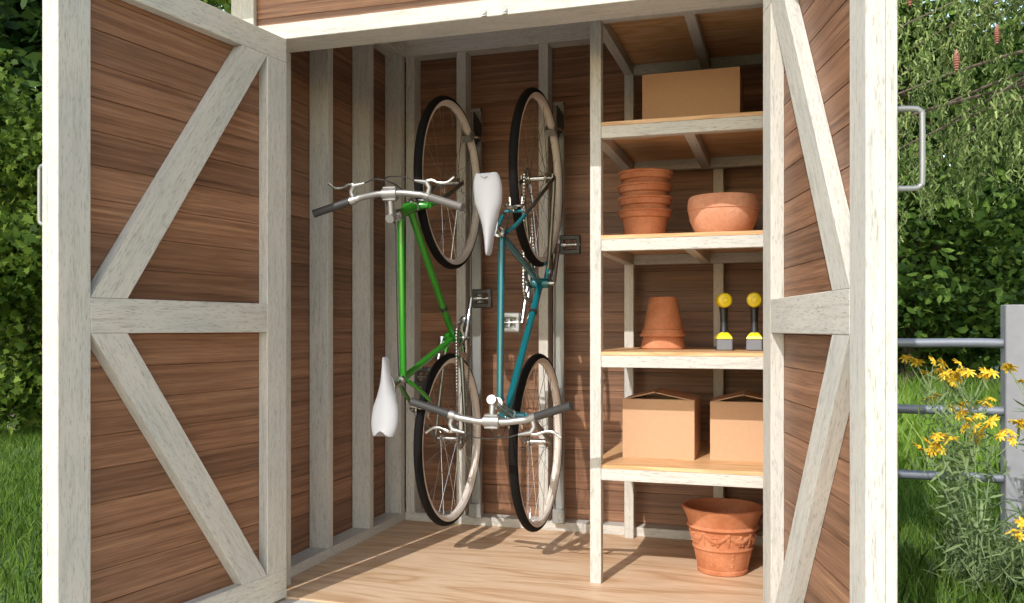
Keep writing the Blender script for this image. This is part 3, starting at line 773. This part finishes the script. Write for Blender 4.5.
def grass(name, n, sampler, h, w, mat, label):
    P = sampler(n); n = len(P); a = rng.uniform(0, 2*np.pi, n); hh = h*rng.uniform(.5, 1.2, n); ln = rng.normal(0, .32, (n, 2))*hh[:, None]
    dx = np.stack([np.cos(a), np.sin(a), np.zeros(n)], 1)*(w*rng.uniform(.7, 1.3, n))[:, None]
    base = np.concatenate([P, np.full((n, 1), GZ-.01)], 1)
    mid = base+np.concatenate([ln*.35, (hh*.6)[:, None]], 1); tip = base+np.concatenate([ln, hh[:, None]], 1)
    V = np.stack([base-dx, base+dx, mid+dx*.7, tip, mid-dx*.7], 1).reshape(-1, 3)
    F = np.arange(n*5).reshape(n, 5)
    return tag(mesh_np(name, V, F, mat), label, 'grass', kind='stuff')
def wedge(a0, a1, r0, r1):     # region of ground as seen past the doors; angles are x/y slopes from the viewing spot
    def f(n):
        y = np.sqrt(rng.uniform(r0**2, r1**2, n)); s = rng.uniform(a0, a1, n)
        return np.stack([s*y, y-2.49], 1)
    return f
GR1 = mat_leaf('lawn_blades', [(.05, .10, .014), (.09, .17, .02), (.15, .25, .035), (.22, .30, .07)], .35)
GR2 = mat_leaf('meadow_blades', [(.14, .26, .025), (.22, .37, .04), (.32, .48, .08), (.38, .46, .15)], .4)
grass('lawn_grass', 26000, wedge(-1.35, -.92, 2.4, 8.), .085, .0035, GR1, 'short mown lawn grass outside the left door')
grass('border_grass', 16000, wedge(.07, .42, 2.0, 6.4), .10, .0030, GR1, 'rough short grass on the ground below the pipe fence')
grass('meadow_grass', 14000, wedge(.06, .42, 6.2, 12.5), .42, .0065, GR2, 'tall bright meadow grass beyond the pipe fence')

def leaf_mesh(name, C, size, shape, mat, parent=None, droop=0., asp=1.):
    """C: leaf centres; shape: outline in the unit square (x along the leaf)"""
    n = len(C); s = size*rng.uniform(.6, 1.25, n)
    d = rng.normal(0, 1, (n, 3)); d[:, 2] = d[:, 2]*.6-droop; d /= np.linalg.norm(d, axis=1)[:, None]
    q = rng.normal(0, 1, (n, 3)); e = np.cross(d, q); e /= np.linalg.norm(e, axis=1)[:, None]; nn = np.cross(d, e)
    S = np.array(shape); k = len(S)
    V = C[:, None, :]+(d[:, None, :]*S[None, :, 0:1]+e[:, None, :]*S[None, :, 1:2]*asp+nn[:, None, :]*(np.abs(S[None, :, 1:2])*.35))*s[:, None, None]
    return mesh_np(name, V.reshape(-1, 3), np.arange(n*k).reshape(n, k), mat, parent)
LOBED = [(-.5, 0), (-.30, .12), (-.38, .42), (-.08, .30), (.02, .52), (.14, .24), (.55, 0), (.14, -.24), (.02, -.52), (-.08, -.30), (-.38, -.42), (-.30, -.12)]
OVAL = [(-.5, 0), (-.15, .22), (.2, .20), (.5, 0), (.2, -.20), (-.15, -.22)]
NEED = [(-.5, -.5), (.5, -.35), (.5, .35), (-.5, .5)]
BARK = plain('bark', (.13, .10, .075), .9, var=.3, bump=.8, scale=30)
BARKP = plain('pale_bark', (.33, .29, .24), .85, var=.25, bump=.6, scale=30)

def tree(name, base, h, crown, nleaf, size, shape, mat, label, bark=BARK, nb=26, r=.09, droop=0., tr_h=None, clump=.24, shell=.55, cat='tree', group=None):
    """trunk, limbs and a crown of leaf clumps gathered round the limb ends. crown: (cx, cy, cz, rx, ry, rz) relative to base"""
    root = empty(name, base); tag(root, label, cat, group); cx, cy, cz, rx, ry, rz = crown
    bm = bmesh.new(); th = tr_h or cz+rz*.5
    tr = curve_pts([(0, 0, -.05), (.04, .02, th*.33), (cx*.6-.05, cy*.6, th*.66), (cx, cy, th)], 6); tube(bm, tr, [r*(1-.8*i/(len(tr)-1)) for i in range(len(tr))], 10)
    finish('trunk', bm, bark, root, True)
    bm = bmesh.new(); ends = []
    for k in range(nb):
        v = rng.normal(0, 1, 3); v /= np.linalg.norm(v); q = np.array([cx, cy, cz])+v*np.array([rx, ry, rz])*rng.uniform(shell, 1.)
        z0 = min(max(.15*th, q[2]-rng.uniform(.1, .5)*rz), th*.95); i = min(len(tr)-1, int(len(tr)*z0/th)); p = np.array(tr[i])
        m = (p+q)/2+np.array([0, 0, .12*rz]); cp = curve_pts([p, m, q], 5); tube(bm, cp, [r*.32*(1-.85*j/(len(cp)-1)) for j in range(len(cp))], 6)
        ends += [q, (q*2+m)/3, (q+m*2)/3]
    finish('branches', bm, bark, root, True)
    E_ = np.array(ends); idx = rng.integers(0, len(E_), nleaf)
    C = E_[idx]+rng.normal(0, clump, (nleaf, 3))*np.array([1, 1, .75]); C = C[C[:, 2] > .08]
    leaf_mesh('foliage', C, size, shape, mat, root, droop)
    return root
LF1 = mat_leaf('maple_leaves', [(.03, .06, .010), (.07, .12, .018), (.13, .20, .028), (.24, .33, .06)], .4)
LF2 = mat_leaf('dark_leaves', [(.010, .026, .007), (.022, .050, .012), (.04, .08, .018), (.08, .14, .03)], .3)
LF3 = mat_leaf('mid_leaves', [(.02, .045, .010), (.04, .08, .015), (.09, .16, .03), (.17, .27, .05)], .35)
LFC = mat_leaf('spruce_needles', [(.05, .08, .025), (.12, .17, .05), (.24, .31, .10), (.36, .43, .17)], .25)
tree('maple_tree', (-7.25, 4.35, GZ), 4., (.1, -.2, 1.75, 1.5, 1.5, 1.75), 34000, .085, LOBED, LF1, 'bright yellow-green lobed-leaf tree beside the left door', BARKP, 46, .08, clump=.22)
tree('maple_tree', (-6.6, 7.2, GZ), 5., (0, 0, 4.3, 1.4, 1.3, 2.1), 20000, .10, LOBED, LF1, 'leafy tree glimpsed in the gap above the left door', BARKP, 26, .08, clump=.26)
tree('shade_tree', (-11.3, 8.2, GZ), 6., (0, 0, 3.6, 3.2, 1.6, 4.2), 26000, .28, OVAL, LF2, 'dark dense tree behind the bright tree at the left edge', BARK, 34, .14, clump=.4)
# right: dark trees beyond the meadow and a drooping spruce above the fence
tree('shade_tree', (1.6, 10.6, GZ), 6., (0, 0, 2.9, 2.2, 1.5, 3.0), 24000, .15, OVAL, LF3, 'mid green bushy tree beyond the meadow behind the hanging spruce', BARK, 44, .12, clump=.33)
tree('shade_tree', (5.3, 14.2, GZ), 6., (0, 0, 4., 3.2, 1.5, 4.2), 22000, .20, OVAL, LF2, 'dark green tree beyond the meadow at the right edge', BARK, 34, .12, clump=.38)
tree('shade_tree', (-.7, 14.6, GZ), 6., (0, 0, 4., 3., 1.5, 4.2), 20000, .20, OVAL, LF2, 'dark green tree far behind the shed on the right side', BARK, 34, .12, clump=.38)

tree('shade_tree', (2.6, 18.6, GZ), 7., (0, 0, 3.6, 4.2, 1.6, 4.2), 26000, .30, OVAL, LF2, 'big dark tree farthest back, filling the gaps behind the mid green tree', BARK, 40, .12, clump=.5)

def spruce(base):
    root = empty('spruce_tree', base); tag(root, 'tall spruce with drooping sprays and reddish cones above the fence', 'tree')
    bm = bmesh.new(); tube(bm, [(0, 0, -.05), (0, 0, 3), (0, 0, 7.5)], [.17, .13, .03], 12); finish('trunk', bm, BARK, root, True)
    bm = bmesh.new(); N_ = []; cones = []
    for k in range(60):
        z = 2.75+rng.uniform(0, 1)**1.2*4.; a = rng.uniform(0, 2*np.pi)
        if k % 3: a = rng.uniform(2.7, 4.3)
        ln = (3.1-.30*(z-2.7))*rng.uniform(.7, 1.1); dr = np.array([np.cos(a), np.sin(a), 0])
        pts = [np.array([0, 0, z])+dr*ln*t+np.array([0, 0, .35*t-.95*t*t]) for t in np.linspace(0, 1, 9)]
        tube(bm, pts, [.024*(1-.85*i/8) for i in range(9)], 6)
        for t in np.linspace(.2, 1., 11):
            p = np.array([0, 0, z])+dr*ln*t+np.array([0, 0, .35*t-.95*t*t]); sd = np.array([-dr[1], dr[0], 0])
            for s in (-1, 0, 1):
                q = p+sd*s*rng.uniform(.05, .26); L_ = rng.uniform(.22, .62)
                m = int(L_/.009); tt = np.linspace(0, 1, m)[:, None]; sw = rng.normal(0, .05, 3); sw[2] = 0
                N_.append(q+np.array([0, 0, -1.])*L_*tt+sw*tt*2+rng.normal(0, .012, (m, 3))+sd*s*.05*tt)
                if rng.uniform() < .30: cones.append(q+np.array([0, 0, -L_-.05])+sw*2)
    finish('branches', bm, BARK, root, True)
    C = np.concatenate(N_); leaf_mesh('foliage', C, .046, NEED, LFC, root, 1.7, .24)
    CON = plain('cone', (.36, .16, .12), .7, var=.25, scale=60)
    src = None
    base_v = np.array(base); cones = [c for c in cones if c[2]+base_v[2] > 1.2 and .08 < (base_v[0]+c[0])/(base_v[1]+c[1]+2.49) < .34]
    cones.sort(key=lambda c: c[1])
    for c in cones[:48]:
        if src is None:
            bm = bmesh.new(); pr = [(0, .06)]
            for i in range(9): zc = .055-.013*i; rr_ = .018*math.sin(math.pi*(.12+.8*i/9)); pr += [(rr_*.75, zc), (rr_*1.15, zc-.006)]
            pr.append((0, -.065)); lathe(bm, pr, 12); o = src = finish('cone', bm, CON, root, True)
        else: o = src.copy(); COL.objects.link(o)
        o.parent = root; o.location = c
    return root
spruce((3.1, 4.6, GZ))

# pipe fence
def fence():
    root = empty('pipe_fence', (1.0, 2.0, GZ)); tag(root, 'grey pipe rail fence with a square post beyond the right door', 'fence')
    for z in (.796, .486, .180):
        bm = bmesh.new(); n = 30; pts = [(-.72+3.4*k/n, 0, z-GZ+.0015*math.sin(k*1.7)) for k in range(n+1)]; tube(bm, pts, [.0215+.001*math.sin(k*3.1) for k in range(n+1)], 14)
        finish('rail', bm, FENCE, root, True)
    for x in (-.052, 2.45):
        o = board('post', (x, -.052, -.05), (x+.105, .052, 1.120), CONC, root, .004)
    o = board('post', (-.80, -.052, -.05), (-.70, .052, 1.120), CONC, root, .004)
    return root
fence()

# yellow flowering plants
STEMM = plain('flower_stem', (.20, .27, .12), .7, var=.2, scale=20)
PETAL = mat_leaf('yellow_petals', [(.66, .34, .02), (.85, .56, .03), (.90, .68, .06), (.92, .75, .16)], .3)
FLF = mat_leaf('grey_green_leaves', [(.14, .21, .08), (.22, .30, .13), (.30, .38, .18)], .3)
blos_src = None
def blossom(parent, loc, sc, tilt):
    global blos_src
    if blos_src is None:
        bm = bmesh.new(); blob(bm, Vector((0, 0, .004)), (.0075, .0075, .005), None, 8, 6)
        for k in range(9):
            a = 2*math.pi*k/9+rr.uniform(-.15, .15); c, s = math.cos(a), math.sin(a); L_ = .027*rr.uniform(.8, 1.1); w = .0048; dz = rr.uniform(-.006, .004)
            P_ = [(.004, -w*.5, .002), (L_*.5, -w, .004+dz*.4), (L_*.9, -w*.6, dz), (L_, 0, dz), (L_*.9, w*.6, dz), (L_*.5, w, .004+dz*.4), (.004, w*.5, .002)]
            f = [bm.verts.new((x*c-y*s, x*s+y*c, z)) for x, y, z in P_]; g = [bm.verts.new((x*c-y*s, x*s+y*c, z-.0008)) for x, y, z in P_]
            bm.faces.new(f); bm.faces.new(g[::-1])
            for i in range(7): bm.faces.new((f[i], g[i], g[(i+1) % 7], f[(i+1) % 7]))
        o = blos_src = finish('blossom', bm, PETAL, parent)
    else: o = blos_src.copy(); COL.objects.link(o); o.parent = parent
    o.location = loc; o.scale = (sc,)*3; o.rotation_euler = tilt
def plant(base, stems, label):
    root = empty('yellow_wildflower', base); tag(root, label, 'flower', 'yellow wildflowers by the fence')
    bm = bmesh.new(); L_ = []
    for (dx, dy, h, nf) in stems:
        cp = curve_pts([(rr.uniform(-.02, .02), rr.uniform(-.02, .02), -.01), (dx*.25, dy*.25, h*.4), (dx*.7, dy*.7, h*.78), (dx, dy, h)], 6)
        tube(bm, cp, [.0035*(1-.6*i/(len(cp)-1)) for i in range(len(cp))], 6)
        for i in range(3, len(cp)-3):
            for _ in range(5): L_.append(np.array(cp[i])+rng.normal(0, .028, 3))
        for k in range(nf):
            a = rr.uniform(0, 6.28); rr_ = rr.uniform(.02, .085); p = Vector((dx+rr_*math.cos(a), dy+rr_*math.sin(a)*.7, h+rr.uniform(-.02, .045)))
            q0 = cp[-4 if k % 2 else -5]; tube(bm, curve_pts([q0, (q0+p)/2+Vector((0, 0, -.008)), p], 3), .0015, 5)
            blossom(root, p, rr.uniform(.85, 1.25), (R(rr.uniform(10, 60)), R(rr.uniform(-30, 30)), a))
    finish('stems', bm, STEMM, root, True)
    leaf_mesh('leaves', np.array(L_), .075, OVAL, FLF, root, -.6, .28)
    return root
plant((.66, 1.42, GZ), [(-.12, -.05, .86, 4), (-.06, .0, .80, 5), (.0, .03, .84, 7), (.05, -.03, .80, 7), (-.04, .05, .70, 5), (.10, 0, .72, 4)], 'yellow wildflower clump standing before the pipe rails, tallest heads over the top rail')
plant((.70, 1.22, GZ), [(-.20, -.05, .56, 6), (-.10, -.03, .58, 5), (-.02, -.02, .66, 6), (.06, .02, .60, 6)], 'yellow wildflower leaning left across the lowest pipe rail')
plant((.93, 1.36, GZ), [(-.02, 0, .82, 5), (.06, .03, .72, 6), (.0, -.05, .62, 6), (.12, 0, .88, 5), (.05, -.08, .50, 4)], 'yellow wildflower clump in front of the square fence post')
plant((.85, 1.05, GZ), [(-.08, -.02, .28, 3), (.0, .0, .26, 3), (.05, .02, .22, 2)], 'low yellow wildflower sprig near the grass, below the others')
# feathery grey-green undergrowth
def sprays(n):
    C = np.stack([rng.normal(.86, .13, n), rng.normal(1.30, .16, n), np.abs(rng.normal(0, .14, n))+GZ], 1); return C
o = leaf_mesh('undergrowth', sprays(1500), .10, OVAL, FLF, None, -.8, .10); tag(o, 'feathery grey-green undergrowth around the wildflower stems', 'undergrowth', kind='stuff')

# ------------------------------------------------------------------ light, sky, camera
w = bpy.data.worlds.new('World'); SC.world = w; w.use_nodes = True; nt = w.node_tree
sky = nt.nodes.new('ShaderNodeTexSky'); sky.sky_type = 'NISHITA'; sky.sun_disc = False; sky.sun_elevation = R(40.5); sky.sun_rotation = R(190); sky.air_density = 1.; sky.dust_density = .6; sky.ozone_density = 1.
bg = nt.nodes['Background']; wb_ = mixc(nt, sky.outputs[0], (1.14, 1.0, .79), 1., 'MULTIPLY'); nt.links.new(wb_, bg.inputs[0]); bg.inputs[1].default_value = .38
s = bpy.data.lights.new('Sun', 'SUN'); s.energy = 3.5; s.angle = R(.3); s.color = (1., .985, .965)
so = bpy.data.objects.new('Sun', s); COL.objects.link(so)
AZ, EL = R(10.5), R(39.6)
so.rotation_euler = Vector((math.sin(AZ)*math.cos(EL), math.cos(AZ)*math.cos(EL), -math.sin(EL))).to_track_quat('-Z', 'Y').to_euler()

cam = bpy.data.cameras.new('Camera'); co = bpy.data.objects.new('Camera', cam); COL.objects.link(co); SC.camera = co
co.location = (0, -2.49, .865); co.rotation_euler = (R(90), 0, math.atan(273/880))
cam.sensor_fit = 'HORIZONTAL'; cam.sensor_width = 36.; cam.lens = 880/1024*36; cam.shift_y = (328-301.5)/1024
cam.clip_start = .05; cam.clip_end = 200
cam.dof.use_dof = True; cam.dof.focus_distance = 3.2; cam.dof.aperture_fstop = 22.
SC.view_settings.view_transform = 'Standard'; SC.view_settings.look = 'None'; SC.view_settings.gamma = 1.; SC.view_settings.exposure = .08
SC.view_settings.use_curve_mapping = False
SC.cycles.use_denoising = True
SC.cycles.max_bounces = 10; SC.cycles.diffuse_bounces = 6
